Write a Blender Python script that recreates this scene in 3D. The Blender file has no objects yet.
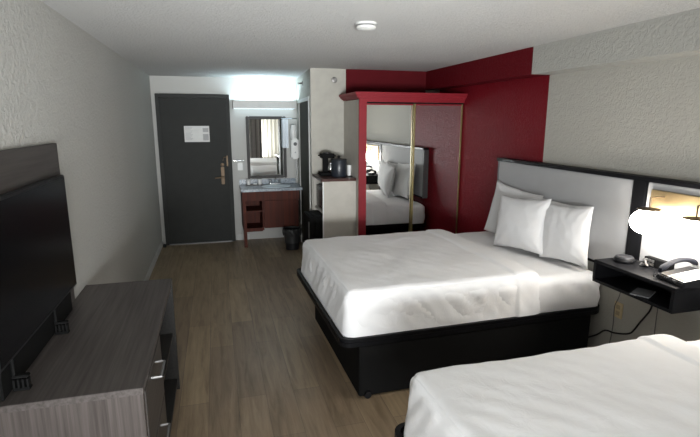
import bpy, bmesh, math, random
from mathutils import Vector, Matrix, noise
random.seed(7)
SC = bpy.context.scene
COL = SC.collection
PI = math.pi

# ------------------------------------------------------------------ camera
def make_camera():
    f, pitch, yaw, roll, h = 479.263, 0.2007, 0.2706, 0.0017, 1.746
    fw = Vector((math.sin(yaw)*math.cos(pitch), math.cos(yaw)*math.cos(pitch), -math.sin(pitch)))
    rt = Vector((math.cos(yaw), -math.sin(yaw), 0)); up = rt.cross(fw)
    r2 = rt*math.cos(roll)+up*math.sin(roll); u2 = up*math.cos(roll)-rt*math.sin(roll)
    cd = bpy.data.cameras.new('camera'); cam = bpy.data.objects.new('camera', cd); COL.objects.link(cam)
    m = Matrix((r2, u2, -fw)).transposed().to_4x4(); m.translation = (0, 0, h)
    cam.matrix_world = m
    cd.sensor_width = 36; cd.lens = f*36/700; cd.clip_start = 0.05; cd.clip_end = 100
    SC.camera = cam
make_camera()

# ------------------------------------------------------------------ world, daylight, exposure
SC.view_settings.view_transform = 'Standard'; SC.view_settings.look = 'None'
SC.view_settings.gamma = 1; SC.view_settings.use_curve_mapping = False
SC.view_settings.exposure = 0.0
w = bpy.data.worlds.new('world'); SC.world = w; w.use_nodes = True
w.node_tree.nodes['Background'].inputs[0].default_value = (1.0, .97, .9, 1)
w.node_tree.nodes['Background'].inputs[1].default_value = .75
def rd0(a): return math.radians(a)
def area(name, loc, rot, sx, sy, power, col):
    l = bpy.data.lights.new(name, 'AREA'); l.shape = 'RECTANGLE'; l.size = sx; l.size_y = sy
    l.energy = power; l.color = col
    o = bpy.data.objects.new(name, l); COL.objects.link(o); o.location = loc; o.rotation_euler = rot
    return o
# daylight entering by the window in the wall behind the camera (stands outside the glass)
area('daylight', (0.17, -1.95, 0.80), (PI/2+rd0(45), 0, rd0(-12)), 1.9, 1.6, 105, (.93, .97, 1.0))
# added fill: narrowed upward beam outside the window, evening light deep in the room
g_ = area('deep_fill', (0.10, -2.3, 0.72), (PI/2+rd0(13), 0, rd0(-5)), 2.2, 1.0, 160, (.95, .98, 1.0)); g_.data.spread = rd0(75)

# ------------------------------------------------------------------ materials
def newmat(name):
    m = bpy.data.materials.new(name); m.use_nodes = True
    nt = m.node_tree; b = nt.nodes['Principled BSDF']
    return m, nt, b
def N(nt, t, **kw):
    n = nt.nodes.new(t)
    for k, v in kw.items(): setattr(n, k, v)
    return n
def coords(nt, scale=(1, 1, 1), kind='Object'):
    t = N(nt, 'ShaderNodeTexCoord'); mp = N(nt, 'ShaderNodeMapping')
    mp.inputs['Scale'].default_value = scale
    nt.links.new(t.outputs[kind], mp.inputs[0]); return mp.outputs[0]
def noise_tex(nt, vec, scale, detail=3, rough=.5, dist=0):
    n = N(nt, 'ShaderNodeTexNoise'); n.inputs['Scale'].default_value = scale
    n.inputs['Detail'].default_value = detail; n.inputs['Roughness'].default_value = rough
    n.inputs['Distortion'].default_value = dist
    nt.links.new(vec, n.inputs['Vector']); return n.outputs['Fac']
def ramp(nt, fac, stops):
    r = N(nt, 'ShaderNodeValToRGB'); e = r.color_ramp.elements
    while len(e) < len(stops): e.new(0.5)
    for i, (p, c) in enumerate(stops): e[i].position = p; e[i].color = (*c, 1)
    nt.links.new(fac, r.inputs[0]); return r.outputs[0]
def bump(nt, b, hgt, strength, dist):
    n = N(nt, 'ShaderNodeBump'); n.inputs['Strength'].default_value = strength; n.inputs['Distance'].default_value = dist
    nt.links.new(hgt, n.inputs['Height']); nt.links.new(n.outputs[0], b.inputs['Normal'])
def plain(name, col, rough=.5, metal=0, spec=.5, bscale=0, bstr=.2, var=.06):
    m, nt, b = newmat(name)
    v = coords(nt); f = noise_tex(nt, v, 9, 3)
    c = ramp(nt, f, [(.3, tuple(x*(1-var) for x in col)), (.7, tuple(min(1, x*(1+var)) for x in col))])
    nt.links.new(c, b.inputs['Base Color'])
    b.inputs['Roughness'].default_value = rough; b.inputs['Metallic'].default_value = metal
    b.inputs['Specular IOR Level'].default_value = spec
    if bscale: bump(nt, b, noise_tex(nt, v, bscale, 2), bstr, .004)
    return m
def plaster(name, col, scale=26, strength=.55, dist=.012, red=None, rough=.75, spec=.3, border=0):
    m, nt, b = newmat(name); v = coords(nt)
    f = noise_tex(nt, v, scale, 4, .55, 1.2)
    hr = ramp(nt, f, [(.40, (0, 0, 0)), (.60, (1, 1, 1))])
    bump(nt, b, hr, strength, dist)
    lo = noise_tex(nt, v, 1.3, 2)
    c = ramp(nt, lo, [(.3, tuple(x*.96 for x in col)), (.7, col)])
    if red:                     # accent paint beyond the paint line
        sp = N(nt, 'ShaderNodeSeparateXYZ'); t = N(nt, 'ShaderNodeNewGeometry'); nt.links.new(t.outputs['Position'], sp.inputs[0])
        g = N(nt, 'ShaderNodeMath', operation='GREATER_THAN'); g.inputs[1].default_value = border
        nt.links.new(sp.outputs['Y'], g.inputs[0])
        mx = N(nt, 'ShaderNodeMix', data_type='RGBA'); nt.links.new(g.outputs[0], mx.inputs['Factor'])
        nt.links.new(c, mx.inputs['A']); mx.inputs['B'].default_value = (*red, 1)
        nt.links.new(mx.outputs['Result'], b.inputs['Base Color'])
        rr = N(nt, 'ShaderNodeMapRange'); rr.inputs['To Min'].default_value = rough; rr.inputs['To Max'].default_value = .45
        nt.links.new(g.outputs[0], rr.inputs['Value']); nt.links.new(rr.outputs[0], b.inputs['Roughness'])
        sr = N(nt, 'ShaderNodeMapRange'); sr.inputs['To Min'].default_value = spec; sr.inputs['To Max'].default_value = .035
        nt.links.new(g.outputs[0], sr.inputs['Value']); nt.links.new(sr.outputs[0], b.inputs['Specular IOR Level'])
    else:
        nt.links.new(c, b.inputs['Base Color']); b.inputs['Roughness'].default_value = rough
    if not red: b.inputs['Specular IOR Level'].default_value = spec
    return m
def grain(name, c1, c2, axis, rough=.45, fine=70, stretch=.03):
    m, nt, b = newmat(name)
    s = [1, 1, 1]; s['xyz'.index(axis)] = stretch
    v = coords(nt, tuple(s)); f = noise_tex(nt, v, fine, 4, .6)
    nt.links.new(ramp(nt, f, [(.32, c1), (.68, c2)]), b.inputs['Base Color'])
    b.inputs['Roughness'].default_value = rough; b.inputs['Specular IOR Level'].default_value = .28; bump(nt, b, f, .15, .002)
    return m
def floor_mat():
    m, nt, b = newmat('vinyl_planks')
    t = N(nt, 'ShaderNodeTexCoord'); sp = N(nt, 'ShaderNodeSeparateXYZ'); cb = N(nt, 'ShaderNodeCombineXYZ')
    nt.links.new(t.outputs['Object'], sp.inputs[0])
    nt.links.new(sp.outputs['Y'], cb.inputs['X']); nt.links.new(sp.outputs['X'], cb.inputs['Y'])
    br = N(nt, 'ShaderNodeTexBrick'); nt.links.new(cb.outputs[0], br.inputs['Vector'])
    br.inputs['Scale'].default_value = 1; br.inputs['Brick Width'].default_value = 1.22; br.inputs['Row Height'].default_value = .178
    br.inputs['Mortar Size'].default_value = .0018; br.inputs['Bias'].default_value = 0
    br.offset = .37
    br.inputs['Color1'].default_value = (.30, .225, .138, 1); br.inputs['Color2'].default_value = (.20, .148, .098, 1)
    br.inputs['Mortar'].default_value = (.14, .105, .075, 1)
    mp = N(nt, 'ShaderNodeMapping'); mp.inputs['Scale'].default_value = (8, .7, 1); nt.links.new(t.outputs['Object'], mp.inputs[0])
    g = noise_tex(nt, mp.outputs[0], 3.0, 6, .62, .6)
    gr = ramp(nt, g, [(.28, (.62, .58, .55)), (.5, (.98, .96, .95)), (.75, (1.32, 1.32, 1.30))])
    mx = N(nt, 'ShaderNodeMix', data_type='RGBA', blend_type='MULTIPLY'); mx.inputs['Factor'].default_value = 1
    nt.links.new(br.outputs['Color'], mx.inputs['A']); nt.links.new(gr, mx.inputs['B'])
    nt.links.new(mx.outputs['Result'], b.inputs['Base Color'])
    b.inputs['Roughness'].default_value = .42; b.inputs['Specular IOR Level'].default_value = .45
    bump(nt, b, br.outputs['Fac'], -.25, .002)
    return m
def emit(name, col, s):
    m, nt, b = newmat(name)
    b.inputs['Base Color'].default_value = (.9, .9, .9, 1)
    b.inputs['Emission Color'].default_value = (*col, 1); b.inputs['Emission Strength'].default_value = s
    return m
def cloth(name, col, weave=900, wr=.15):
    m, nt, b = newmat(name); v = coords(nt)
    lo = noise_tex(nt, v, 14, 5, .6, .8)
    nt.links.new(ramp(nt, lo, [(.3, tuple(x*.98 for x in col)), (.7, col)]), b.inputs['Base Color'])
    b.inputs['Roughness'].default_value = .9; b.inputs['Sheen Weight'].default_value = .15
    b.inputs['Specular IOR Level'].default_value = .15
    bump(nt, b, lo, wr, .02)
    return m
def striped(name):
    m, nt, b = newmat(name); v = coords(nt)
    sp = N(nt, 'ShaderNodeSeparateXYZ'); nt.links.new(v, sp.inputs[0])
    cb = N(nt, 'ShaderNodeCombineXYZ'); nt.links.new(sp.outputs['X'], cb.inputs['X'])
    f = noise_tex(nt, cb.outputs[0], 14, 1)
    nt.links.new(ramp(nt, f, [(.42, (.12, .11, .11)), (.47, (.42, .40, .38)), (.55, (.22, .2, .2)), (.6, (.5, .48, .45))]), b.inputs['Base Color'])
    b.inputs['Roughness'].default_value = .9
    return m

M = dict(
    left=plaster('left_wall_plaster', (.49, .485, .455), 30, .5, .009),
    ceil=plaster('ceiling_plaster', (.54, .535, .517), 45, .8, .007),
    right=plaster('right_wall_plaster', (.43, .415, .372), 34, .28, .010, red=(.158, .008, .014), border=3.54),
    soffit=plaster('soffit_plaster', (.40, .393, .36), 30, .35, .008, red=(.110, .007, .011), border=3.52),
    back=plaster('back_wall_paint', (.50, .495, .47), 50, .12, .003),
    redpaint=plain('red_wall_paint', (.085, .006, .009), .7, spec=.08, bscale=60, bstr=.1),
    beige=plain('warm_white_paint', (.46, .435, .385), .6),
    floor=floor_mat(),
    trim=plain('white_trim_paint', (.55, .55, .53), .5),
    door=plain('dark_grey_door_paint', (.030, .031, .029), .6, spec=.15, bscale=120, bstr=.05),
    frame=plain('dark_grey_frame_paint', (.032, .033, .031), .6, spec=.2),
    olive=plain('dark_olive_door_paint', (.040, .041, .030), .7, spec=.08),
    beige2=plain('warm_partition_paint', (.37, .355, .31), .6),
    trim2=plain('dull_white_plastic', (.52, .52, .50), .6),
    greycard=plain('grey_card', (.16, .16, .165), .6),
    cream=plain('cream_rear_wall_paint', (.80, .78, .70), .7),
    redlac=plain('red_lacquer', (.22, .012, .020), .45, spec=.25),
    mirror=None,
    gold=plain('satin_gold', (.25, .20, .085), .45, .7),
    brass=plain('brass', (.20, .14, .09), .55, .5),
    brushed=plain('brushed_brass', (.66, .49, .26), .35, .85),
    chrome=plain('chrome', (.75, .76, .78), .15, 1),
    steel=plain('brushed_steel', (.24, .235, .23), .5, .8),
    darkbrass=plain('aged_brass', (.12, .09, .06), .4, .7),
    oldsteel=plain('dull_steel', (.22, .21, .20), .5, .7),
    black=plain('black_laminate', (.006, .006, .007), .45, spec=.12),
    blackm=plain('black_matt', (.008, .008, .008), .7, spec=.08),
    blackp=plain('black_plastic', (.012, .012, .013), .4, spec=.25),
    navy=plain('dark_navy_leatherette', (.018, .022, .03), .35),
    screen=plain('glossy_black_screen', (.003, .003, .004), .22, spec=.25),
    white=plain('white_plastic', (.75, .75, .73), .4),
    paper=plain('paper', (.72, .72, .70), .8),
    ink=plain('grey_ink', (.12, .12, .12), .8),
    printed=plain('grey_print', (.42, .42, .42), .8),
    pink=plain('red_print', (.75, .18, .12), .7),
    linen=cloth('white_linen', (.89, .885, .885), wr=.14),
    pillow=cloth('white_pillowcase', (.70, .695, .695), wr=.07),
    towel=cloth('white_towel', (.75, .8, .85), wr=.5),
    headb=plain('light_grey_upholstery', (.36, .36, .362), .8, bscale=400, bstr=.1, var=.02),
    wood_y=grain('taupe_laminate_lengthwise', (.058, .049, .045), (.105, .092, .086), 'y'),
    wood_z=grain('taupe_laminate_upright', (.05, .041, .037), (.105, .089, .082), 'z', fine=60),
    wood_p=grain('taupe_laminate_panel', (.045, .038, .035), (.075, .066, .060), 'y'),
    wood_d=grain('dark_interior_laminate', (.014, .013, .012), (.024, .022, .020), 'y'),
    mahog=grain('mahogany', (.045, .007, .002), (.095, .014, .003), 'z', .6, fine=40),
    mahog_d=grain('dark_mahogany_top', (.035, .012, .009), (.07, .022, .016), 'x', .3, fine=40),
    granite=None,
    drape=striped('striped_curtain'),
    almond=plain('almond_plastic', (.58, .47, .28), .5),
    bag=plain('smoky_bin_bag', (.03, .03, .03), .3, spec=.5),
    basin=plain('glazed_basin', (.62, .70, .74), .15),
)
def mk_mirror():
    m, nt, b = newmat('mirror_glass')
    b.inputs['Base Color'].default_value = (.90, .92, .91, 1); b.inputs['Metallic'].default_value = 1; b.inputs['Roughness'].default_value = .015
    return m
M['mirror'] = mk_mirror()
def mk_granite():
    m, nt, b = newmat('grey_granite'); v = coords(nt)
    f = noise_tex(nt, v, 45, 6, .75)
    nt.links.new(ramp(nt, f, [(.35, (.10, .12, .14)), (.5, (.26, .30, .34)), (.65, (.45, .48, .5))]), b.inputs['Base Color'])
    b.inputs['Roughness'].default_value = .25; return m
M['granite'] = mk_granite()
def mk_pane():
    m = bpy.data.materials.new('window_glass'); m.use_nodes = True; nt = m.node_tree; nt.nodes.clear()
    o = N(nt, 'ShaderNodeOutputMaterial'); mx = N(nt, 'ShaderNodeMixShader'); t = N(nt, 'ShaderNodeBsdfTransparent'); g = N(nt, 'ShaderNodeBsdfGlossy')
    g.inputs['Roughness'].default_value = .02; mx.inputs[0].default_value = .06
    nt.links.new(t.outputs[0], mx.inputs[1]); nt.links.new(g.outputs[0], mx.inputs[2]); nt.links.new(mx.outputs[0], o.inputs[0])
    return m
M['pane'] = mk_pane()
def mk_sheer():
    m = bpy.data.materials.new('sheer_cloth'); m.use_nodes = True; nt = m.node_tree; nt.nodes.clear()
    o = N(nt, 'ShaderNodeOutputMaterial'); mx = N(nt, 'ShaderNodeMixShader'); m2 = N(nt, 'ShaderNodeMixShader')
    t = N(nt, 'ShaderNodeBsdfTransparent'); g = N(nt, 'ShaderNodeBsdfTranslucent'); d = N(nt, 'ShaderNodeBsdfDiffuse')
    g.inputs[0].default_value = (.92, .90, .84, 1); d.inputs[0].default_value = (.85, .83, .76, 1)
    m2.inputs[0].default_value = .35; nt.links.new(g.outputs[0], m2.inputs[1]); nt.links.new(d.outputs[0], m2.inputs[2])
    mx.inputs[0].default_value = .75
    nt.links.new(t.outputs[0], mx.inputs[1]); nt.links.new(m2.outputs[0], mx.inputs[2]); nt.links.new(mx.outputs[0], o.inputs[0])
    return m
M['sheer'] = mk_sheer()
M['globe'] = emit('lit_opal_glass', (1.0, .96, .90), 38.0)
M['lens'] = emit('lit_acrylic_lens', (.66, .88, 1.0), 1.9)
M['tube'] = emit('lit_fluorescent_tube', (.66, .88, 1.0), 85.0)

# ------------------------------------------------------------------ mesh helpers
def B(bm, x0, x1, y0, y1, z0, z1, bev=0, seg=2):
    r = bmesh.ops.create_cube(bm, size=1)
    vs = r['verts']
    for v in vs:
        v.co.x = x0 if v.co.x < 0 else x1; v.co.y = y0 if v.co.y < 0 else y1; v.co.z = z0 if v.co.z < 0 else z1
    if bev:
        es = list({e for v in vs for e in v.link_edges})
        bmesh.ops.bevel(bm, geom=es, offset=bev, segments=seg, affect='EDGES', clamp_overlap=True)
    return bm
def box(*a, **k): return B(bmesh.new(), *a, **k)
def prism(bm, pts, z0, z1, bev=0):
    lo = [bm.verts.new((x, y, z0)) for x, y in pts]; hi = [bm.verts.new((x, y, z1)) for x, y in pts]
    bm.faces.new(lo[::-1]); bm.faces.new(hi); n = len(pts)
    for i in range(n): bm.faces.new((lo[i], lo[(i+1) % n], hi[(i+1) % n], hi[i]))
    bmesh.ops.recalc_face_normals(bm, faces=bm.faces[:])
    return bm
def lathe(bm, prof, c=(0, 0, 0), n=28, axis='z'):
    rings = []
    for r, z in prof:
        ring = []
        for k in range(n):
            a = 2*PI*k/n; p = (max(r, 1e-4)*math.cos(a), max(r, 1e-4)*math.sin(a), z)
            if axis == 'y': p = (p[0], p[2], p[1])
            if axis == 'x': p = (p[2], p[0], p[1])
            ring.append(bm.verts.new((p[0]+c[0], p[1]+c[1], p[2]+c[2])))
        rings.append(ring)
    for a, b in zip(rings, rings[1:]):
        for k in range(n): bm.faces.new((a[k], a[(k+1) % n], b[(k+1) % n], b[k]))
    bm.faces.new(rings[0]); bm.faces.new(rings[-1])
    bmesh.ops.recalc_face_normals(bm, faces=bm.faces[:])
    return bm
def tube(bm, pts, r, n=8, smooth=0):
    P = [Vector(p) for p in pts]
    for _ in range(smooth):
        q = [P[0]]
        for a, b in zip(P, P[1:]): q += [a.lerp(b, .25), a.lerp(b, .75)]
        P = q+[P[-1]]
    rings = []
    ref = Vector((0, 0, 1))
    for i, p in enumerate(P):
        t = (P[min(i+1, len(P)-1)]-P[max(i-1, 0)]).normalized()
        if abs(t.dot(ref)) > .95: ref = Vector((1, 0, 0)) if abs(t.x) < .9 else Vector((0, 1, 0))
        u = t.cross(ref).normalized(); v = t.cross(u)
        rings.append([bm.verts.new(p+u*r*math.cos(2*PI*k/n)+v*r*math.sin(2*PI*k/n)) for k in range(n)])
    for a, b in zip(rings, rings[1:]):
        for k in range(n): bm.faces.new((a[k], a[(k+1) % n], b[(k+1) % n], b[k]))
    bm.faces.new(rings[0]); bm.faces.new(rings[-1])
    bmesh.ops.recalc_face_normals(bm, faces=bm.faces[:])
    return bm
def rootloc(o):
    v = Vector((0, 0, 0))
    while o: v += o.location; o = o.parent
    return v
def obj(name, bm, mat, parent=None, smooth=False, local=False):
    """link bm (drawn in world coordinates unless local) as one mesh object with its own origin"""
    me = bpy.data.meshes.new(name)
    if not local:
        if parent: off = rootloc(parent); base = Vector((0, 0, 0))
        else:
            xs = [v.co for v in bm.verts]
            base = Vector(((min(c.x for c in xs)+max(c.x for c in xs))/2, (min(c.y for c in xs)+max(c.y for c in xs))/2, min(c.z for c in xs)))
            off = base
        bmesh.ops.translate(bm, verts=bm.verts[:], vec=-off)
    bm.to_mesh(me); bm.free()
    me.materials.append(M[mat] if isinstance(mat, str) else mat)
    if smooth:
        for p in me.polygons: p.use_smooth = True
        if smooth != 'all':
            me.set_sharp_from_angle(angle=math.radians(40))
    o = bpy.data.objects.new(name, me); COL.objects.link(o)
    if parent: o.parent = parent
    elif not local: o.location = base
    return o
def tag(o, label, cat, group=None, kind=None):
    o['label'] = label; o['category'] = cat
    if group: o['group'] = group
    if kind: o['kind'] = kind
    return o
def thing(name, loc, label, cat, group=None, rz=0):
    o = bpy.data.objects.new(name, None); COL.objects.link(o); o.location = loc; o.rotation_euler = (0, 0, rz)
    o.empty_display_size = .1
    return tag(o, label, cat, group)
def struct(name, bm, mat, label=None, smooth=False):
    o = obj(name, bm, mat, None, smooth); o['kind'] = 'structure'
    if label: o['label'] = label
    return o
def copy_tree(o, parent=None):
    c = o.copy(); COL.objects.link(c); c.parent = parent
    for ch in list(o.children): copy_tree(ch, c)
    return c

# ------------------------------------------------------------------ room shell
XL, XR, YB, YR, H = -.811, 2.70, 7.15, -1.40, 2.337
D2 = 5.60
struct('floor', box(XL-.15, XR+.15, YR-.15, YB+.15, -.1, 0), 'floor')
struct('ceiling', box(XL-.15, XR+.15, YR-.15, YB+.15, H, H+.1), 'ceil')
struct('wall_left', box(XL-.15, XL, YR-.15, YB+.15, 0, H), 'left')
struct('wall_right', box(XR, XR+.15, YR-.15, D2, 0, H), 'right')
struct('wall_back', box(XL, 1.17, YB, YB+.15, 0, H), 'back')
# soffit along the head wall
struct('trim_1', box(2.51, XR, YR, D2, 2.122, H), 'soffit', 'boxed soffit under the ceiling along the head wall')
# wall between the sleeping area and the bathroom, with the bathroom doorway
def px(y): return 1.08+.058*(y-D2)
bm = bmesh.new()
prism(bm, [(1.08, D2), (XR+.15, D2), (XR+.15, D2+.12), (px(D2+.12), D2+.12)], 0, H)
d0, d1 = 5.76, 6.80
prism(bm, [(px(D2+.12), D2+.12), (px(D2+.12)+.12, D2+.12), (px(d0)+.12, d0), (px(d0), d0)], 0, H)
prism(bm, [(px(d0), d0), (px(d0)+.12, d0), (px(d1)+.12, d1), (px(d1), d1)], 2.0, H)
prism(bm, [(px(d1), d1), (px(d1)+.12, d1), (px(YB)+.12, YB), (px(YB), YB)], 0, H)
struct('wall_bathroom', bm, 'beige2')
# red paint above the wardrobe
struct('wall_accent', box(1.50, 2.51, D2-.006, D2, 0, H), 'redpaint')
# bathroom door in its frame
def slant(y0, y1, t0, t1, z0, z1, bm=None):
    bm = bm or bmesh.new()
    return prism(bm, [(px(y0)+t0, y0), (px(y1)+t0, y1), (px(y1)+t1, y1), (px(y0)+t1, y0)], z0, z1)
dr2 = struct('door_2', slant(d0+.014, d1-.014, .004, .044, .01, 1.985), 'olive', 'dark olive bathroom door in its white frame')
bm = slant(d0-.03, d0+.012, -.010, 0.0, 0, 2.03); slant(d1-.012, d1+.008, -.010, 0.0, 0, 2.03, bm); slant(d0+.012, d1-.012, -.010, 0.0, 1.987, 2.03, bm)
o = obj('door_frame', bm, 'trim', dr2)
# rear wall with the window the daylight comes through
WX0, WX1, WZ0, WZ1 = -.66, 2.35, .55, 2.12
bm = bmesh.new()
B(bm, XL, WX0, YR-.15, YR, 0, H); B(bm, WX1, XR, YR-.15, YR, 0, H)
B(bm, WX0, WX1, YR-.15, YR, 0, WZ0); B(bm, WX0, WX1, YR-.15, YR, WZ1, H)
struct('wall_rear', bm, 'cream')
bm = bmesh.new()
for a in ((WX0, WX0+.05, WZ0, WZ1), (WX1-.05, WX1, WZ0, WZ1), (WX0+.05, WX1-.05, WZ0, WZ0+.05), (WX0+.05, WX1-.05, WZ1-.05, WZ1), (.82, .86, WZ0+.05, WZ1-.05)):
    B(bm, a[0], a[1], YR-.10, YR-.05, a[2], a[3])
wn = struct('window_1', bm, 'steel', 'aluminium framed window behind the beds')
obj('window_pane', box(WX0+.05, WX1-.05, YR-.078, YR-.072, WZ0+.05, WZ1-.05), 'pane', wn)
# baseboards
struct('baseboard_left', box(XL, XL+.012, YR, YB-.03, 0, .085, bev=.003), 'trim')
struct('baseboard_back', box(.24, .42, YB-.012, YB, 0, .085, bev=.003), 'trim')
# entrance door
dl, drr = -.759, .213
dr = struct('door_1', box(dl+.05, drr-.05, YB-.045, YB, .012, 2.05, bev=.002), 'door', 'dark grey entrance door in a dark grey frame')
bm = box(dl, dl+.05, YB-.06, YB, 0, 2.105, bev=.004); B(bm, drr-.05, drr, YB-.06, YB, 0, 2.105, bev=.004); B(bm, dl+.05, drr-.05, YB-.06, YB, 2.055, 2.105, bev=.004)
obj('door_frame', bm, 'frame', dr)
obj('threshold', box(dl+.05, drr-.05, YB-.075, YB-.046, 0, .012, bev=.003), 'steel', dr)
# lock plate, lever, deadbolt
bm = box(.052, .100, YB-.055, YB-.045, .85, 1.10, bev=.006)
lk = obj('lock_plate', bm, 'brass', dr)
bm = bmesh.new(); lathe(bm, [(.022, 0), (.022, -.02), (.011, -.025), (.011, -.05), (.0, -.052)], (.076, YB-.055, .955), 16, 'y')
tube(bm, [(.076, YB-.10, .955), (.03, YB-.102, .953), (-.035, YB-.10, .945)], .010, 8, 1)
obj('lever_handle', bm, 'brass', dr, True)
bm = bmesh.new(); lathe(bm, [(.026, 0), (.024, -.014), (.012, -.018), (.008, -.03), (0, -.031)], (.076, YB-.045, 1.13), 16, 'y')
obj('deadbolt_knob', bm, 'brass', dr, True)
bm = box(.135, .155, YB-.085, YB-.06, 1.11, 1.26, bev=.004); tube(bm, [(.145, YB-.09, 1.24), (.10, YB-.095, 1.24), (.085, YB-.09, 1.19)], .006)
obj('swing_bar_guard', bm, 'brass', dr)
# notice on the door
nt_ = thing('door_notice', (-.245, YB-.047, 1.455), 'white paper notice taped high on the dark grey entrance door', 'notice')
obj('sheet', box(-.412, -.078, YB-.048, YB-.0455, 1.455, 1.675), 'paper', nt_)
bm = bmesh.new()
for i in range(11): B(bm, -.40, -.30-.012*(i % 3), YB-.0492, YB-.0481, 1.655-.017*i, 1.660-.017*i)
obj('text_lines', bm, 'printed', nt_)
bm = box(-.165, -.09, YB-.0492, YB-.0481, 1.59, 1.645); B(bm, -.165, -.09, YB-.0492, YB-.0481, 1.475, 1.565)
obj('floor_plan', bm, 'printed', nt_)
o = obj('door_stop', lathe(bmesh.new(), [(.0, 0), (.022, 0), (.022, .03), (.015, .045), (0, .046)], (XL+.045, YB-.16, 0), 14), 'blackp', smooth=True)
tag(o, 'small dark door stop on the floor in the corner beside the entrance door', 'door stop')

# ------------------------------------------------------------------ vanity alcove
bm = box(.255, 1.13, 6.90, 6.915, 1.915, 2.025, bev=.004); B(bm, .255, .27, 6.915, YB, 1.915, 2.025); B(bm, 1.115, 1.13, 6.915, YB, 1.915, 2.025)
lt = thing('vanity_light', (.69, 7.15, 1.905), 'long white light box mounted above the bathroom vanity mirror', 'light')
obj('valance', bm, 'trim', lt)
bm = tube(bmesh.new(), [(.31, 7.05, 1.975), (1.08, 7.05, 1.975)], .016, 12)
obj('diffuser', box(.27, 1.115, 6.915, YB, 1.915, 1.920), 'lens', lt)
obj('fluorescent_tube', bm, 'tube', lt, True)
for a in (.285, 1.08): obj('tube_holder', box(a, a+.025, 7.03, YB, 1.95, 2.0), 'white', lt)
# framed mirror
mr = thing('vanity_mirror', (.72, YB, .915), 'framed rectangular mirror with dark frame hanging above the sink', 'mirror')
bm = bmesh.new()
x0, x1, z0, z1, t = .428, 1.0, .915, 1.81, .042
for a in ((x0, x0+t, z0, z1), (x1-t, x1, z0, z1), (x0+t, x1-t, z0, z0+t), (x0+t, x1-t, z1-t, z1)): B(bm, a[0], a[1], YB-.035, YB, a[2], a[3], bev=.008)
obj('mirror_frame', bm, plain('pewter_frame', (.05, .047, .045), .55, .2, spec=.3), mr)
obj('mirror_glass', box(x0+t, x1-t, YB-.018, YB-.012, z0+t, z1-t), 'mirror', mr)
# countertop with basin and faucet
ct = thing('vanity_counter', (.70, 6.9, .795), 'grey speckled granite counter with backsplash over the red-brown vanity', 'countertop')
def slab_x(y): return px(y)
bm = prism(bmesh.new(), [(.30, 6.60), (slab_x(6.62), 6.60), (slab_x(YB), YB), (.30, YB)], .795, .83)
B(bm, .30, 1.13, YB-.022, YB, .83, .905)
obj('slab', bm, 'granite', ct)
bm = bmesh.new()
lathe(bm, [(.10, .832), (.15, .834), (.20, .838), (.215, .836), (.218, .8315)], (0, 0, 0), 32)
for v in bm.verts: v.co.x = v.co.x*.95+.80; v.co.y = v.co.y*.75+6.84
obj('basin', bm, 'basin', ct, True)
fc = bmesh.new(); B(fc, .73, .89, 7.02, 7.07, .83, .848, bev=.006)
tube(fc, [(.81, 7.045, .845), (.81, 7.04, .90), (.81, 7.0, .93), (.81, 6.93, .905)], .011, 10, 2)
for s in (.745, .875): lathe(fc, [(.016, .845), (.013, .875), (.02, .885), (.018, .90), (0, .902)], (s, 7.045, 0), 12)
obj('faucet', fc, 'chrome', ct, True)
# cabinet under the counter
vc = thing('vanity_cabinet', (.69, 6.9, 0), 'red-brown wooden vanity cabinet with open shelves at left and one post leg', 'cabinet')
bm = box(.31, 1.10, 6.66, 6.68, .66, .795)                         # apron
obj('apron', bm, 'mahog', vc)
obj('leg', box(.315, .36, 6.66, 6.705, 0, .66, bev=.003), 'mahog', vc)
bm = box(.58, .60, 6.66, YB-.02, .24, .66); B(bm, .36, .58, 6.68, YB-.02, .24, .258); B(bm, .36, .58, 6.68, YB-.02, .50, .518); B(bm, .36, .58, YB-.04, YB-.02, .258, .66)
B(bm, .36, .58, 6.66, 6.68, .225, .275); B(bm, .315, .335, 6.705, YB-.02, .24, .795)
obj('open_shelf', bm, 'mahog', vc)
obj('door_panel', box(.605, 1.09, 6.66, 6.68, .265, .655, bev=.003), 'mahog', vc)
obj('cabinet_box', box(.605, 1.08, 6.685, YB-.02, .27, .79), 'mahog', vc)
# things on the counter
def cup(loc, label):
    bm = lathe(bmesh.new(), [(0, 0), (.026, 0), (.032, .075), (.029, .075), (.024, .006), (0, .006)], loc, 16)
    o = obj('plastic_cup', bm, 'white', smooth=True); return tag(o, label, 'cup')
tr = obj('amenity_tray', box(.385, .63, 6.98, 7.10, .831, .842, bev=.004), plain('dark_tray', (.05, .045, .04), .4)); tag(tr, 'small dark tray with cups on the left of the vanity counter', 'tray')
cup((.43, 7.05, .842), 'white wrapped cup on the dark counter tray, left of the two')
cup((.59, 7.05, .842), 'white wrapped cup on the dark counter tray, nearer the faucet')
o = obj('soap_dish', box(.49, .55, 7.01, 7.06, .843, .858, bev=.006), 'paper'); tag(o, 'small pale soap packet lying between the two cups on the tray', 'soap')
# towel bar, switch
bm = tube(bmesh.new(), [(.225, YB-.05, 1.182), (.385, YB-.05, 1.182)], .008, 10); tube(bm, [(.235, YB, 1.182), (.235, YB-.05, 1.182)], .007); tube(bm, [(.375, YB, 1.182), (.375, YB-.05, 1.182)], .007)
tag(obj('towel_bar', bm, 'chrome', smooth=True), 'short chrome bar on the wall between entrance door and mirror', 'towel bar')
sw = thing('light_switch', (.325, YB, 1.04), 'white switch plate on the wall just left of the mirror', 'switch')
obj('plate', box(.29, .36, YB-.006, YB, 1.04, 1.15, bev=.002), 'white', sw); obj('toggle', box(.315, .335, YB-.014, YB-.006, 1.075, 1.115, bev=.002), 'white', sw)
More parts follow.
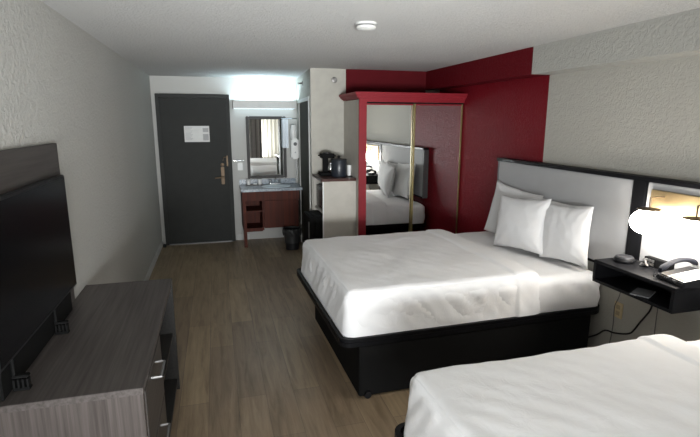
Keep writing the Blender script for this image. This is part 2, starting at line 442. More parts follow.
# hair dryer on the side wall
X7 = px(6.95)
hd = thing('hair_dryer', (X7, 6.95, 1.24), 'white wall-mounted hair dryer with coiled cord beside the mirror', 'hair dryer')
obj('holder', box(X7-.11, X7-.002, 6.93, 7.03, 1.20, 1.50, bev=.02), 'white', hd)
bm = lathe(bmesh.new(), [(0, -.10), (.03, -.10), (.042, -.07), (.045, .02), (.036, .07), (.030, .10), (0, .10)], (X7-.07, 6.985, 1.59), 18)
obj('nozzle', bm, 'white', hd, True)
obj('grille', lathe(bmesh.new(), [(.026, 0), (.024, -.010), (0, -.012)], (X7-.055, 6.93, 1.42), 14, 'y'), 'ink', hd, True)
obj('grille', lathe(bmesh.new(), [(.012, 0), (.010, -.008), (0, -.009)], (X7-.055, 6.93, 1.30), 14, 'y'), 'printed', hd, True)
pts = [(X7-.03, 6.98, 1.20)]
for i in range(60):
    a = i*.9; z = 1.19-.0052*i
    pts.append((X7-.04+.012*math.cos(a), 6.95+.012*math.sin(a), z))
pts += [(X7-.05, 6.95, .86), (X7-.03, 6.97, .95), (X7-.015, 6.99, 1.06), (X7-.008, 6.99, 1.10)]
obj('cord', tube(bmesh.new(), pts, .004, 6), 'white', hd, True)
# towels hanging on a rail to the right of the mirror
def hang(bm, x0, x1, y, z0, z1, amp, n=26):
    f = []; 
    for j in range(2):
        rows = []
        for k in range(9):
            z = z1+(z0-z1)*k/8
            rows.append([bm.verts.new((x0+(x1-x0)*i/n, y+(j*.012)+amp*math.sin(i*1.1+.5)*(.3+.7*k/8), z)) for i in range(n+1)])
        f.append(rows)
    a, b = f
    for rows in f:
        for k in range(8):
            for i in range(n): bm.faces.new((rows[k][i], rows[k][i+1], rows[k+1][i+1], rows[k+1][i]))
    for k in range(8):
        for i in (0, n): bm.faces.new((a[k][i], a[k+1][i], b[k+1][i], b[k][i]))
    for i in range(n):
        for k in (0, 8): bm.faces.new((a[k][i], a[k][i+1], b[k][i+1], b[k][i]))
    bmesh.ops.recalc_face_normals(bm, faces=bm.faces[:])
    return bm
tag(obj('hand_towel', hang(bmesh.new(), .945, 1.025, 7.06, 1.36, 1.77, .010, 10), 'towel', smooth=True), 'white folded towel hanging between the mirror and the hair dryer', 'towel')
bm = tube(bmesh.new(), [(.93, 7.066, 1.778), (1.160, 7.066, 1.778)], .007, 8)
tag(obj('towel_rail', bm, 'chrome', smooth=True), 'thin chrome rail carrying the folded white towel', 'towel rail')
# bin
bn = thing('waste_bin', (.955, 6.44, 0), 'small black waste bin with crumpled liner standing before the vanity', 'bin')
obj('bucket', lathe(bmesh.new(), [(0, 0), (.088, 0), (.115, .28), (.109, .28), (.084, .008), (0, .008)], (.955, 6.44, 0), 28), 'blackp', bn, True)
bm = bmesh.new()
rings = []
for k, (r, z) in enumerate([(.108, .10), (.112, .272), (.122, .298), (.131, .285), (.128, .24), (.1235, .205)]):
    rings.append([bm.verts.new((.955+(r+(random.uniform(-.006, .008) if k > 1 else 0))*math.cos(a*2*PI/36), 6.44+(r+(random.uniform(-.004, .008) if k > 1 else 0))*math.sin(a*2*PI/36), z+(random.uniform(-.012, .012) if k > 2 else 0))) for a in range(36)])
for a, b in zip(rings, rings[1:]):
    for k in range(36): bm.faces.new((a[k], a[(k+1) % 36], b[(k+1) % 36], b[k]))
obj('bin_liner', bm, 'bag', bn)

# ------------------------------------------------------------------ fridge cabinet and what stands on it
CX0, CX1, CY0, CY1 = 1.095, 1.472, 5.06, 5.585
fcab = thing('fridge_cabinet', (1.3, 5.33, 0), 'white-sided tall cabinet holding microwave and mini fridge beside the red wardrobe', 'cabinet')
obj('side_panel', box(CX0+.012, CX1, CY0, CY0+.02, 0, 1.10, bev=.002), 'beige', fcab)
obj('front_edging', box(CX0, CX0+.012, CY0, CY0+.02, 0, 1.10), 'white', fcab)
bm = box(CX0, CX1, CY1-.02, CY1, 0, 1.10); B(bm, CX1-.02, CX1, CY0+.02, CY1-.02, 0, 1.10)
B(bm, CX0+.01, CX1-.02, CY0+.02, CY1-.02, .735, .755)
obj('carcass', bm, 'beige', fcab)
obj('cabinet_top', box(CX0-.015, CX1, CY0-.015, CY1, 1.10, 1.13, bev=.004), 'mahog_d', fcab)
ol = thing('wall_outlet', (1.455, CY0, .975), 'pale outlet plate high on the side of the fridge cabinet', 'outlet')
obj('plate', box(1.418, 1.465, CY0-.006, CY0, .98, 1.07, bev=.002), 'beige', ol)
obj('socket', box(1.43, 1.453, CY0-.009, CY0-.006, 1.0, 1.05, bev=.002), 'beige', ol)
fr = thing('mini_fridge', (1.2, 5.33, 0), 'black mini fridge sticking out of the lower half of the tall cabinet', 'fridge')
obj('fridge_body', box(1.02, 1.45, 5.13, 5.54, .02, .70, bev=.008), 'blackm', fr)
obj('fridge_door', box(.965, 1.016, 5.13, 5.54, .03, .70, bev=.01), 'blackm', fr)
obj('handle', box(.952, .965, 5.16, 5.19, .45, .64, bev=.004), 'steel', fr)
for x in (1.06, 1.40):
    for y in (5.16, 5.50): obj('foot', lathe(bmesh.new(), [(.015, 0), (.015, .02)], (x, y, 0), 10), 'blackp', fr)
mw = thing('microwave', (1.2, 5.33, .755), 'black microwave in the cabinet above the mini fridge', 'microwave')
obj('microwave_body', box(1.14, 1.45, 5.12, 5.54, .757, 1.02, bev=.008), 'blackp', mw)
obj('microwave_door', box(1.122, 1.14, 5.22, 5.54, .765, 1.015, bev=.004), 'screen', mw)
obj('control_panel', box(1.124, 1.14, 5.125, 5.215, .765, 1.015, bev=.003), plain('dark_grey_plastic', (.05, .05, .05), .4), mw)
# coffee maker
ZT = 1.13
cm = thing('coffee_maker', (1.22, 5.40, ZT), 'small black coffee maker with glass carafe on the cabinet top', 'coffee maker')
obj('base', box(1.13, 1.30, 5.33, 5.50, ZT, ZT+.035, bev=.012), 'blackm', cm)
obj('column', box(1.19, 1.25, 5.44, 5.50, ZT+.03, ZT+.22, bev=.01), 'blackm', cm)
obj('brew_head', box(1.135, 1.315, 5.32, 5.50, ZT+.20, ZT+.25, bev=.02), 'blackm', cm)
obj('lid', lathe(bmesh.new(), [(.05, 0), (.05, .012), (.02, .02), (0, .021)], (1.225, 5.41, ZT+.25), 20), 'blackp', cm, True)
obj('carafe', lathe(bmesh.new(), [(0, .037), (.030, .037), (.040, .06), (.036, .10), (.024, .14), (.026, .15), (0, .151)], (1.262, 5.375, ZT), 20), 'chrome', cm, True)
ib = thing('ice_bucket', (1.325, 5.25, ZT), 'dark round ice bucket with lid on the cabinet top', 'ice bucket')
obj('bucket', lathe(bmesh.new(), [(0, 0), (.083, 0), (.088, .01), (.088, .185), (.085, .19), (0, .19)], (1.325, 5.25, ZT), 32), 'navy', ib, True)
obj('lid', lathe(bmesh.new(), [(.088, .191), (.086, .20), (.02, .208), (.014, .212), (.02, .228), (.012, .235), (0, .236)], (1.325, 5.25, ZT), 32), 'blackp', ib, True)
o = obj('water_glass', lathe(bmesh.new(), [(0, 0), (.022, 0), (.026, .12), (.023, .12), (.019, .008), (0, .008)], (1.445, 5.25, ZT+.008), 18), 'white', smooth=True)
tag(o, 'tall pale glass standing right of the dark ice bucket', 'glass')
tag(obj('coaster', lathe(bmesh.new(), [(0, 0), (.05, 0), (.05, .007), (0, .0075)], (1.43, 5.25, ZT), 24) if False else box(1.417, 1.47, 5.19, 5.31, ZT, ZT+.008, bev=.003), 'blackp'), 'flat black tray under the pale glass right of the ice bucket', 'tray')

# sprinklers
def sprinkler(loc, axis, label):
    t = thing('sprinkler_head', loc, label, 'sprinkler')
    s = -1
    a = lathe(bmesh.new(), [(.035, 0), (.033, s*.006), (.016, s*.012), (.010, s*.012), (.010, s*.035), (0, s*.036)], loc, 18, axis)
    obj('body', a, 'oldsteel', t, True)
    c = (loc[0]+(s*.05 if axis == 'x' else 0), loc[1]+(s*.05 if axis == 'y' else 0), loc[2])
    d = lathe(bmesh.new(), [(.018, 0), (.018, s*.003), (0, s*.0035)], c, 18, axis)
    tube(d, [loc, c], .004)
    obj('deflector', d, 'oldsteel', t, True)
sprinkler((1.362, D2, 2.212), 'y', 'small round metal sprinkler on the white wall left of the red paint')
sprinkler((px(6.35), 6.35, 2.22), 'x', 'small metal sprinkler over the bathroom door near the bright light')
# smoke detector
sd = thing('smoke_detector', (.93, 2.99, H), 'round white smoke detector on the ceiling', 'smoke detector')
obj('detector_base', lathe(bmesh.new(), [(.066, 0), (.066, -.012), (0, -.012)], (.93, 2.99, H), 32), 'trim2', sd, True)
obj('vent_ring', lathe(bmesh.new(), [(.052, -.012), (.052, -.02), (0, -.02)], (.93, 2.99, H), 32), 'ink', sd, True)
obj('cover', lathe(bmesh.new(), [(.06, -.02), (.06, -.032), (.045, -.042), (0, -.044)], (.93, 2.99, H), 32), 'trim2', sd, True)

# ------------------------------------------------------------------ wardrobe
WY = 4.95
wx0, wx1 = 1.474, 2.697
wd = thing('wardrobe', (2.09, 5.3, 0), 'red framed built-in wardrobe with mirrored sliding doors and crown moulding', 'wardrobe')
obj('side_panel', box(wx0, wx0+.02, WY+.02, D2-.01, 0, 1.97), 'beige', wd)
bm = box(wx0-.003, 1.556, WY, WY+.02, 0, 1.975, bev=.002); B(bm, 1.556, wx1, WY, WY+.02, 1.945, 1.975)
obj('face_frame', bm, 'redlac', wd)
# stepped crown following front and left side
bm = bmesh.new()
for o_, z0, z1 in ((.012, 1.975, 1.984), (.030, 1.990, 2.000), (.024, 1.984, 1.990), (.046, 2.000, 2.020), (.060, 2.020, 2.043)):
    prism(bm, [(wx0-o_, WY-o_), (wx1, WY-o_), (wx1, WY+.03), (wx0-.001, WY+.03), (wx0-.001, D2-.01), (wx0-o_, D2-.01)], z0, z1)
obj('crown_moulding', bm, 'redlac', wd)
obj('top_board', box(wx0, wx1, WY+.02, D2-.01, 1.98, 2.0), 'redlac', wd)
obj('door_track', box(1.557, wx1, WY+.022, WY+.10, .0, .02), 'gold', wd)
obj('door_track', box(1.557, wx1, WY+.025, WY+.10, 1.93, 1.944), 'blackm', wd)
def mdoor(x0, x1, y, name):
    f_ = .018
    g = obj(name, box(x0+f_, x1-f_, y+.004, y+.008, .04, 1.915), 'mirror', wd)
    bm = box(x0, x0+f_, y, y+.02, .02, 1.93, bev=.003); B(bm, x1-f_, x1, y, y+.02, .02, 1.93, bev=.003)
    B(bm, x0+f_, x1-f_, y, y+.02, .02, .04)
    obj('door_frame', bm, 'gold', g)
    obj('top_rail', box(x0+f_, x1-f_, y, y+.02, 1.915, 1.93), 'redlac', g)
mdoor(1.54, 2.126, WY+.06, 'mirror_door'); mdoor(2.106, 2.694, WY+.028, 'mirror_door')

# ------------------------------------------------------------------ headboard wall
hb = thing('headboard', (2.66, 2.2, .73), 'long light grey headboard with black rail and posts across the head wall', 'headboard')
for (a, b) in ((2.515, 4.085), (1.05, 2.405)):
    obj('upholstered_panel', box(2.628, 2.68, a, b, .75, 1.37, bev=.004), 'headb' if a > 2 else 'headb', hb)
obj('top_rail', box(2.615, XR, .9, 4.115, 1.372, 1.400, bev=.003), 'black', hb)
bm = box(2.618, XR, 2.41, 2.51, .73, 1.372, bev=.003)
obj('post', bm, 'black', hb)
obj('post', box(2.632, XR, 4.09, 4.115, .73, 1.372, bev=.003), 'greycard', hb)
obj('bottom_rail', box(2.632, XR, .9, 4.089, .73, .748), 'black', hb)
# wall lamp pair
wl = thing('wall_lamp', (2.62, 2.1, 1.12), 'brass plate wall lamp with two lit white globes above the nightstand', 'lamp')
obj('back_plate', box(2.608, 2.628, 1.72, 2.36, 1.10, 1.33, bev=.003), 'brushed', wl)
for (y, zt) in ((2.262, 1.226), (1.965, 1.226)):
    x = 2.505
    arm = obj('arm', tube(tube(bmesh.new(), [(2.608, y, zt+.072), (x, y, zt+.072)], .0045, 8), [(x, y, zt+.074), (x, y, zt+.006)], .0055, 8), 'darkbrass', wl, True)
    obj('cap', lathe(bmesh.new(), [(.066, -.002), (.064, .004), (.02, .010), (0, .011)], (x, y, zt), 28), plain('dark_brass', (.20, .15, .10), .35, .8), wl, True)
    r = .098
    prof = [(0, -.155)]+[(r*math.cos(a), -.078+.077*math.sin(a)) for a in [(-80+i*10)*PI/180 for i in range(14)]]+[(.05, -.003), (0, -.003)]
    obj('globe', lathe(bmesh.new(), prof, (x, y, zt), 32), 'globe', wl, 'all')
# nightstand
ns = thing('nightstand', (2.48, 2.2, .715), 'black wall-mounted nightstand shelf with open slot between the beds', 'nightstand')
NX0, NX1, NY0, NY1, NZ0, NZ1 = 2.35, 2.616, 1.90, 2.485, .715, .862
obj('top_board', box(NX0, NX1, NY0, NY1, NZ1-.02, NZ1, bev=.002), 'black', ns)
obj('bottom_board', box(NX0, NX1, NY0, NY1, NZ0, NZ0+.02, bev=.002), 'black', ns)
for (a, b) in ((NY0, NY0+.02), (NY1-.02, NY1)): obj('side_board', box(NX0, NX1, a, b, NZ0+.02, NZ1-.02), 'black', ns)
obj('back_board', box(NX1-.02, NX1, NY0+.02, NY1-.02, NZ0+.02, NZ1-.02), 'blackm', ns)
# booklet in the slot
bm = box(-.075, .075, -.05, .05, 0, .006)
o = obj('booklet', bm, 'greycard', local=True); o.location = (2.425, 2.16, NZ0+.0205); o.rotation_euler = (0, 0, .5)
tag(o, 'thin grey booklet lying in the open slot of the nightstand', 'booklet')
# clock
ck = thing('alarm_clock', (2.49, 2.385, NZ1), 'round low black clock radio at the far end of the nightstand', 'clock')
obj('case', lathe(bmesh.new(), [(0, 0), (.052, 0), (.06, .008), (.062, .020), (.055, .032), (0, .034)], (2.49, 2.385, NZ1), 32), 'blackp', ck, True)
obj('top_ring', lathe(bmesh.new(), [(.052, .033), (.050, .038), (.036, .040), (.030, .036), (0, .036)], (2.49, 2.385, NZ1), 32), plain('dark_chrome', (.05, .05, .055), .4, .4), ck, True)
# phone
ph = thing('telephone', (2.50, 2.05, NZ1), 'black desk telephone with white card on its face at the near end of the nightstand', 'telephone')
def rotbm(bm, ang, c):
    bmesh.ops.rotate(bm, verts=bm.verts[:], cent=c, matrix=Matrix.Rotation(ang, 3, 'Z')); return bm
pc = (2.505, 1.97, NZ1)
bm = bmesh.new()
vv = [(-.105, -.10, 0), (.105, -.10, 0), (.105, .10, 0), (-.105, .10, 0), (-.10, -.095, .03), (.10, -.095, .03+.035), (.10, .095, .03+.035), (-.10, .095, .03)]
q = [bm.verts.new((pc[0]+a, pc[1]+b, pc[2]+c)) for a, b, c in vv]
for f in ((3, 2, 1, 0), (4, 5, 6, 7), (0, 1, 5, 4), (1, 2, 6, 5), (2, 3, 7, 6), (3, 0, 4, 7)): bm.faces.new([q[i] for i in f])
bmesh.ops.bevel(bm, geom=bm.edges[:], offset=.006, segments=2, affect='EDGES')
obj('phone_body', rotbm(bm, -.15, pc), 'blackp', ph)
def tilted(x0, x1, y0, y1, t, lift):
    bm = box(x0, x1, y0, y1, 0, t)
    for v in bm.verts: v.co.z += .03+(v.co.x+.1)/.2*.035+lift; v.co += Vector(pc)
    return rotbm(bm, -.15, pc)
obj('face_card', tilted(-.095, .095, -.092, .025, .002, .0005), 'paper', ph)
obj('printed_strip', tilted(-.092, -.07, -.08, .015, .001, .0028), 'pink', ph)
bm = bmesh.new()
for i in range(4):
    for j in range(3):
        B(bm, -.03+i*.024, -.016+i*.024, -.06+j*.024, -.046+j*.024, 0, .002)
for v in bm.verts: v.co.z += .03+(v.co.x+.1)/.2*.035+.003; v.co += Vector(pc)
obj('keypad', rotbm(bm, -.15, pc), 'printed', ph)
hp = []
bm = bmesh.new()
n = 15; rings = []
for i in range(n):
    s = i/(n-1); x = -.115+.22*s; z = .064+.035*s+.028*math.sin(PI*s)
    endw = abs(2*s-1)**4
    wy = .019+.010*endw; hz = .012+.012*endw
    if i in (0, n-1): wy *= .6; hz *= .6
    rings.append([bm.verts.new((pc[0]+x, pc[1]+.062+wy*math.cos(a), pc[2]+z-.010*endw+hz*math.sin(a))) for a in [2*PI*k/14 for k in range(14)]])
for a, b in zip(rings, rings[1:]):
    for k in range(14): bm.faces.new((a[k], a[(k+1) % 14], b[(k+1) % 14], b[k]))
bm.faces.new(rings[0]); bm.faces.new(rings[-1]); bmesh.ops.recalc_face_normals(bm, faces=bm.faces[:])
obj('handset', rotbm(bm, -.15, pc), plain('dark_blue_grey_plastic', (.010, .011, .016), .6, spec=.2), ph, True)
pts = [(2.40, 2.09, NZ1+.05)]
for i in range(70):
    s = i/69; a = i*1.0
    pts.append((2.395+.012*math.cos(a)+.02*math.sin(s*PI), 2.08-.15*s, NZ1+.016+.010*math.sin(a)))
obj('coiled_cord', tube(bmesh.new(), pts, .003, 6), 'blackp', ph, True)
# black organiser behind the phone and a bunched cord
bm = box(2.565, 2.605, 2.13, 2.31, NZ1, NZ1+.055, bev=.003)
og = thing('charging_block', (2.585, 2.22, NZ1), 'low black block standing against the headboard behind the telephone', 'charger')
obj('block', bm, 'blackm', og)
bm = bmesh.new()
for i in range(3):
    for j in range(2): B(bm, 2.558, 2.565, 2.235+i*.022, 2.25+i*.022, NZ1+.008+j*.022, NZ1+.024+j*.022)
obj('sockets', bm, 'steel', og)
pts = []
for i in range(60):
    a = i*.55; pts.append((2.535+.022*math.cos(a), 2.275+.028*math.sin(a*1.07), NZ1+.006+.0006*i+.004*math.sin(a*2)))
tag(obj('bunched_cord', tube(bmesh.new(), pts, .004, 6), 'steel', smooth=True), 'loosely bunched grey cord beside the black block on the nightstand', 'cord')
tag(obj('clock_cable', tube(bmesh.new(), [(2.552, 2.37, NZ1+.006), (2.575, 2.345, NZ1+.005), (2.585, 2.33, NZ1+.005), (2.60, 2.325, NZ1+.005)], .003, 6, 2), 'blackp', smooth=True), 'thin black cable running from the round clock to the headboard', 'cable')
# outlet and cables on the wall below
ol = thing('wall_outlet', (XR, 2.58, .36), 'almond wall outlet below the nightstand beside the bed', 'outlet')
obj('plate', box(XR-.006, XR, 2.545, 2.62, .375, .49, bev=.002), 'almond', ol)
for z in (.395, .44): obj('socket', box(XR-.009, XR-.006, 2.565, 2.60, z, z+.03, bev=.003), plain('worn_almond', (.40, .32, .2), .5), ol)
pts = [(2.672, 2.30, .72), (2.672, 2.297, .563), (2.672, 2.35, .47), (2.672, 2.375, .43), (2.672, 2.41, .361), (2.672, 2.444, .312), (2.672, 2.577, .262), (2.672, 2.63, .26), (2.672, 2.668, .243), (2.66, 2.70, .20), (2.672, 2.774, .147), (2.67, 2.87, .08)]
tag(obj('power_cable', tube(bmesh.new(), pts, .006, 8, 2), 'blackp', smooth=True), 'thick black power cable dropping from the nightstand toward the floor behind the bed', 'cable')
pts = [(2.685, 2.565, .72), (2.686, 2.57, .55), (2.68, 2.60, .47), (2.687, 2.61, .43), (2.687, 2.60, .30), (2.685, 2.62, .10), (2.68, 2.60, .01)]
tag(obj('lamp_cable', tube(bmesh.new(), pts, .0028, 6, 2), 'ink', smooth=True), 'thin grey cable hanging past the almond outlet', 'cable')
pts = [(2.688, 2.27, .72), (2.688, 2.275, .50), (2.688, 2.27, .30), (2.688, 2.28, .02)]
tag(obj('phone_cable', tube(bmesh.new(), pts, .0028, 6, 2), 'ink', smooth=True), 'thin straight cable hanging on the wall under the telephone end of the nightstand', 'cable')

# ------------------------------------------------------------------ beds
def rrect(x0, x1, y0, y1, r, corners=(1, 1, 1, 1), n=7):
    pts = []
    for (cx, cy, a0, on) in ((x0+r, y0+r, PI, corners[0]), (x1-r, y0+r, 1.5*PI, corners[1]), (x1-r, y1-r, 0, corners[2]), (x0+r, y1-r, .5*PI, corners[3])):
        for k in range(n): a = a0+PI/2*k/(n-1); pts.append((cx+r*math.cos(a), cy+r*math.sin(a)))
    return pts
def soft_box(x0, x1, y0, y1, z0, z1, r, nx, ny, nz, f):
    """rounded box skin, f(p, n) displaces it; open nowhere"""
    bm = bmesh.new(); cache = {}
    def vert(i, j, k):
        key = (i, j, k)
        if key in cache: return cache[key]
        p = Vector((x0+(x1-x0)*i/nx, y0+(y1-y0)*j/ny, z0+(z1-z0)*k/nz))
        c = Vector((min(max(p.x, x0+r), x1-r), min(max(p.y, y0+r), y1-r), min(p.z, z1-r)))
        d = p-c; nrm = d.normalized() if d.length > 1e-6 else Vector((0, 0, 1))
        if d.length > 1e-6: p = c+nrm*min(d.length, r) if (d.length > r) else p
        p = f(p, nrm, (i/nx, j/ny, k/nz))
        cache[key] = bm.verts.new(p); return cache[key]
    def quad(*ks): bm.faces.new([vert(*k) for k in ks])
    for i in range(nx):
        for j in range(ny): quad((i, j, nz), (i+1, j, nz), (i+1, j+1, nz), (i, j+1, nz)); quad((i, j, 0), (i, j+1, 0), (i+1, j+1, 0), (i+1, j, 0))
    for i in range(nx):
        for k in range(nz): quad((i, 0, k), (i+1, 0, k), (i+1, 0, k+1), (i, 0, k+1)); quad((i, ny, k), (i, ny, k+1), (i+1, ny, k+1), (i+1, ny, k))
    for j in range(ny):
        for k in range(nz): quad((0, j, k), (0, j, k+1), (0, j+1, k+1), (0, j+1, k)); quad((nx, j, k), (nx, j+1, k), (nx, j+1, k+1), (nx, j, k+1))
    bmesh.ops.recalc_face_normals(bm, faces=bm.faces[:])
    return bm
BL, BW, LZ = 2.0, 1.56, .41
def make_bed(loc, rz, label):
    t = thing('bed', loc, label, 'bed', None, rz)
    obj('bed_base', box(.12, 1.90, .006, 1.30, .012, LZ-.05, bev=.006), 'blackm', t, local=True)
    bm = prism(bmesh.new(), rrect(0, BL, 0, BW, .07), LZ-.05, LZ-.012)
    e = [x for x in bm.edges if abs(x.verts[0].co.z-x.verts[1].co.z) < 1e-5]
    bmesh.ops.bevel(bm, geom=e, offset=.006, segments=2, affect='EDGES')
    obj('platform', bm, 'black', t, True, local=True)
    # raised rim of the platform
    bm = bmesh.new(); oo = rrect(0, BL, 0, BW, .07); ii = rrect(.022, BL-.022, .022, BW-.022, .05)
    n = len(oo)
    for z in (0,):
        a = [bm.verts.new((x, y, LZ-.012)) for x, y in oo]; b = [bm.verts.new((x, y, LZ+.008)) for x, y in oo]
        c = [bm.verts.new((x, y, LZ+.008)) for x, y in ii]; d = [bm.verts.new((x, y, LZ-.012)) for x, y in ii]
        for k in range(n):
            l = (k+1) % n
            bm.faces.new((a[k], a[l], b[l], b[k])); bm.faces.new((b[k], b[l], c[l], c[k])); bm.faces.new((c[k], c[l], d[l], d[k])); bm.faces.new((d[k], d[l], a[l], a[k]))
    bmesh.ops.recalc_face_normals(bm, faces=bm.faces[:])
    obj('platform_rim', bm, 'black', t, True, local=True)
    for (x, y) in ((.175, .0), (1.84, .0), (.175, 1.306), (1.84, 1.306)):
        bm = lathe(bmesh.new(), [(.022, -.012), (.024, 0), (.022, .012)], (x, y, .024), 14, 'y'); B(bm, x-.012, x+.012, y-.016, y+.016, .04, .052)
        obj('caster', bm, 'blackp', t, True, local=True)
    def fm(p, nrm, uv):
        side = 1-abs(nrm.z); amp = .007+.012*side
        q = Vector((p.x*5, p.y*5, p.z*3.0))
        p = p+nrm*amp*noise.noise(q*1.7+Vector((3, 1, 0)))*(1 if p.z > LZ+.03 else .2)
        # crumpled sheet near the head
        if side > .5: p += nrm*(.018*noise.noise(Vector((p.x*14+p.z*16, p.y*14, p.z*8)))+.006)*min(1, max(0, (p.z-LZ-.02)/.06))
        # sheet hanging loosely over the rim at the head end
        if nrm.y < -.4 and p.x > 1.45:
            k = min(1, (p.x-1.45)/.35)*(1-.5*min(1, max(0, (p.z-LZ)/.25)))
            p.y -= .026*k; p.y += .007*math.sin((p.x*.7+p.z)*46+3*noise.noise(p*5))*k
        return p
    obj('mattress', soft_box(.055, 1.993, .040, BW-.05, LZ-.01, .665, .06, 60, 44, 9, fm), 'linen', t, 'all', local=True)
    return t
bed1 = make_bed((.682, 2.655, 0), math.radians(1.2), 'black platform bed under four pillows, standing before the red accent wall')
bed2 = copy_tree(bed1); bed2.location = (.685, .235, 0); bed2.rotation_euler = (0, 0, 0)
bed2['label'] = 'black platform bed nearest the camera, mostly hidden by its white duvet'
def make_duvet(bed, seed, label):
    X0, X1 = .042, 1.50
    def f(p, nrm, uv):
        side = max(0, 1-abs(nrm.z)*1.3)
        hrel = (p.z-LZ)/(.70-LZ)
        # sides slump outward towards the bottom, foot rises a little
        if hrel < 1 and side > 0: p = p+Vector((nrm.x, nrm.y, 0))*(.012*(1-hrel)-.012*hrel)
        s = Vector((seed, seed*.7, 0))
        # broad rolling folds on top, long drapes on the sides
        if side < .4:
            d = .008*noise.noise(Vector((p.x*3.2, p.y*3.2, 0))+s)+.003*noise.noise(Vector((p.x*13+p.y*5, p.y*9, 0))+s)
            d += .0022*math.sin(14*(p.x*.7+p.y*.5)+4*noise.noise(Vector((p.x*2, p.y*2, 1))+s))*max(0, noise.noise(Vector((p.x*1.4, p.y*1.4, 7))+s)+.15)
        else:
            along = p.x if abs(nrm.y) > abs(nrm.x) else p.y
            env = min(1, max(0, (p.z-LZ)/.05))
            d = (.009*noise.noise(Vector((along*4+p.z*3, p.z*2, 3))+s)+.006*noise.noise(Vector((along*13+p.z*9, p.z*3, 5))+s))*env
            d += .0025*math.sin(along*17+9*p.z+3*noise.noise(Vector((along*3, p.z*2, 0))+s))*env*max(0, .5+noise.noise(Vector((along*2, 0, 9))+s))
        p = p+nrm*d
        # crown of the top: a hair lower at the edges
        if uv[2] > .99: p.z += .012*(1-(2*uv[1]-1)**4)-.004
        # folded-back band near the pillows
        if p.x > 1.26 and (uv[2] > .8 or True):
            k = min(1, (p.x-1.26)/.02); fall = 1-max(0, (p.x-1.40)/.10)
            p += nrm*.013*k*max(0, fall) if nrm.x < .5 else Vector((0, 0, 0))
        if p.x > X1-.10: p.z -= .020*((p.x-X1+.10)/.10)**2 if p.z > .6 else 0
        return p
    o = obj('duvet', soft_box(X0, X1, .034, BW-.034, LZ-.002, .708, .068, 150, 150, 22, f), 'linen', None, 'all', local=True)
    o.location = bed.location; o.rotation_euler = bed.rotation_euler
    return tag(o, label, 'duvet')
make_duvet(bed1, 3.1, 'smooth white duvet covering the bed with the four pillows')
make_duvet(bed2, 11.7, 'smooth white duvet in the lower right corner on the nearest bed')

def make_pillow(loc, tilt, yaw, roll, w, h, t, seed, label):
    bm = bmesh.new(); n = 34; S = Vector((seed*3.3, seed, 0))
    def pt(u, v, s):
        # pinched corners, bowed sides
        cu = u*(1-.075*(1-v*v)); cv = v*(1-.085*(1-u*u))
        thick = ((1-abs(u)**2.6)*(1-abs(v)**2.6))**.55
        wr = .0035*noise.noise(Vector((u*4, v*4, s*2))+S)+.002*noise.noise(Vector((u*9+v*3, v*7, s*2))+S)
        edge = min(1, 6*min(1-abs(u), 1-abs(v)))
        x = w/2*cu; y = h/2*cv
        sag = (1-(v+1)/2)*.16                 # filling settles low
        z = s*(t/2*thick*(1+sag))+wr*edge
        # radial puckers near corners
        ca = math.atan2(1-abs(v), 1-abs(u)); cr = max(0, 1-math.hypot(1-abs(u), 1-abs(v))/.7)
        z += s*.006*cr*math.sin(ca*11+seed)*edge
        return Vector((x+.004*noise.noise(Vector((v*3, seed, s))), y+.006*noise.noise(Vector((u*3, seed+5, s))), z))
    for s in (1, -1):
        g = [[bm.verts.new(pt(2*i/n-1, 2*j/n-1, s)) for j in range(n+1)] for i in range(n+1)]
        for i in range(n):
            for j in range(n):
                q = (g[i][j], g[i+1][j], g[i+1][j+1], g[i][j+1]); bm.faces.new(q if s > 0 else q[::-1])
    bmesh.ops.remove_doubles(bm, verts=bm.verts[:], dist=.0015)
    bmesh.ops.recalc_face_normals(bm, faces=bm.faces[:])
    # local x = width -> world -Y, local y = height -> up, local z = face -> world -X
    base = Matrix(((0, 0, -1), (-1, 0, 0), (0, 1, 0)))
    R = Matrix.Rotation(yaw, 3, 'Z') @ Matrix.Rotation(tilt, 3, 'Y') @ base @ Matrix.Rotation(roll, 3, 'Z')
    for v in bm.verts: v.co = R @ v.co
    o = obj('pillow', bm, 'pillow', None, 'all', local=True); o.location = loc
    return tag(o, label, 'pillow', 'bed pillows')
rd = math.radians
make_pillow((2.535, 3.70, .925), rd(10), rd(3), rd(-5), .66, .50, .11, 1.3, 'white pillow at the far end by the red wall, leaning on the headboard behind another')
make_pillow((2.588, 3.08, .90), rd(2), rd(2), rd(2), .56, .47, .06, 4.7, 'white pillow mostly hidden behind the front pillow nearest the nightstand')
make_pillow((2.415, 3.385, .91), rd(11), rd(9), rd(5), .56, .45, .15, 2.2, 'front white pillow left of the pair, overlapping its neighbour')
make_pillow((2.505, 2.965, .915), rd(6), rd(6), rd(5), .47, .44, .12, 6.1, 'front white pillow nearest the nightstand')

# ------------------------------------------------------------------ dresser, TV and panel
ds = thing('dresser', (-.55, 2.45, 0), 'taupe wood-grain dresser with a drawer and open niche against the left wall', 'dresser')
DX0, DX1, DY0, DY1, DZ = -.810, -.312, 1.79, 3.12, .76
obj('top_board', box(DX0, DX1, DY0, DY1, DZ-.028, DZ, bev=.0015), 'wood_y', ds)
obj('end_panel', box(DX0, DX1-.002, DY0+.002, DY0+.03, 0, DZ-.028), 'wood_z', ds)
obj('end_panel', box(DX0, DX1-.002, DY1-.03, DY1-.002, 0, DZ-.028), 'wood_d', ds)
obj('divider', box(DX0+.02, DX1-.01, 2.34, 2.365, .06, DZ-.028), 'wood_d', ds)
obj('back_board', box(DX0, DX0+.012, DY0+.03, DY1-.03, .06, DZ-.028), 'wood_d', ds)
obj('plinth', box(DX0+.02, DX1-.04, DY0+.03, DY1-.03, 0, .06), 'blackm', ds)
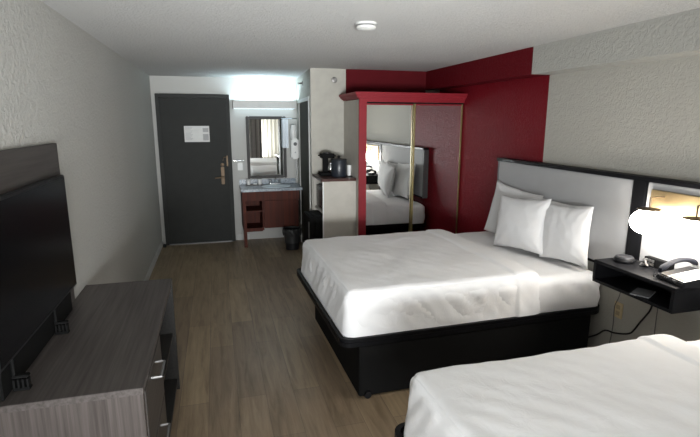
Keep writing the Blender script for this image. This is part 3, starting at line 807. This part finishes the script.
obj('bottom_board', box(DX0+.012, DX1-.01, DY0+.03, DY1-.03, .06, .08), 'wood_d', ds)
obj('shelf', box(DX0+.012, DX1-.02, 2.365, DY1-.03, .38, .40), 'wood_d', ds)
for (z0, z1) in ((.42, .727), (.09, .412)):
    d = obj('drawer', box(DX1-.022, DX1+.002, DY0+.033, 2.338, z0, z1, bev=.0015), 'wood_p', ds)
    zz = z1-.035
    bm = tube(bmesh.new(), [(DX1, 1.985, zz), (DX1+.04, 1.985, zz), (DX1+.04, 2.125, zz), (DX1, 2.125, zz)], .006, 8)
    obj('handle', bm, 'steel', d, True)
# TV
tv = thing('television', (-.75, 2.27, DZ), 'flat black television standing on the taupe dresser', 'television')
obj('bezel', box(-.784, -.757, 1.78, 2.755, .885, 1.475, bev=.004), 'blackp', tv)
obj('shade_backing', box(-.786, -.776, 1.82, 2.70, DZ+.002, .884, bev=.003), 'blackm', tv)  # added black backing, stands in for the shade below the screen
obj('screen', box(-.7572, -.7555, 1.792, 2.743, .90, 1.463), 'screen', tv)
for y in (2.40, 1.90):
    bm = bmesh.new()
    B(bm, -.772, -.715, y-.015, y+.015, DZ, DZ+.012, bev=.003)
    for k in range(4): B(bm, -.770+k*.015, -.763+k*.015, y-.012, y+.012, DZ+.012, DZ+.045)
    B(bm, -.771, -.716, y-.014, y+.014, DZ+.05, DZ+.06, bev=.003)
    tube(bm, [(-.766, y, .884), (-.766, y, DZ+.055)], .006)
    obj('foot', bm, 'blackm', tv)
tag(obj('wall_panel', box(XL, XL+.02, 1.35, 2.815, .78, 1.632, bev=.002), 'wood_p'), 'dark taupe wood panel on the left wall behind the television', 'panel')

# ------------------------------------------------------------------ curtains at the rear window
def curtain(x0, x1, label, mat='drape', dy=.09, nm='curtain'):
    n = 90; bm = bmesh.new(); y = YR+dy
    rows = []
    for z in (.10, .8, 1.5, 2.22):
        rows.append(([bm.verts.new((x0+(x1-x0)*i/n, y+.03*math.sin(i*.75)*(1 if z < 2 else .7), z)) for i in range(n+1)],
                     [bm.verts.new((x0+(x1-x0)*i/n, y+.006+.03*math.sin(i*.75)*(1 if z < 2 else .7), z)) for i in range(n+1)]))
    for (a, a2), (b, b2) in zip(rows, rows[1:]):
        for i in range(n): bm.faces.new((a[i], a[i+1], b[i+1], b[i])); bm.faces.new((a2[i], b2[i], b2[i+1], a2[i+1]))
    bmesh.ops.recalc_face_normals(bm, faces=bm.faces[:])
    tag(obj(nm, bm, mat, smooth='all'), label, 'curtain')
curtain(-.80, -.60, 'striped grey curtain drawn open in the corner beside the television wall, behind the camera')
curtain(.98, 1.42, 'striped grey curtain drawn open toward the beds, seen in the vanity mirror', dy=.13)
curtain(1.12, 2.42, 'sheer cream curtain over part of the rear window, seen in the vanity mirror', 'sheer', .045, 'sheer_curtain')
bm = tube(bmesh.new(), [(-.80, YR+.09, 2.245), (2.45, YR+.09, 2.245)], .012, 10)
for x in (-.55, 2.4): tube(bm, [(x, YR, 2.245), (x, YR+.09, 2.245)], .008)
tag(obj('curtain_rod', bm, 'steel', smooth=True), 'metal curtain rod above the rear window', 'curtain rod')
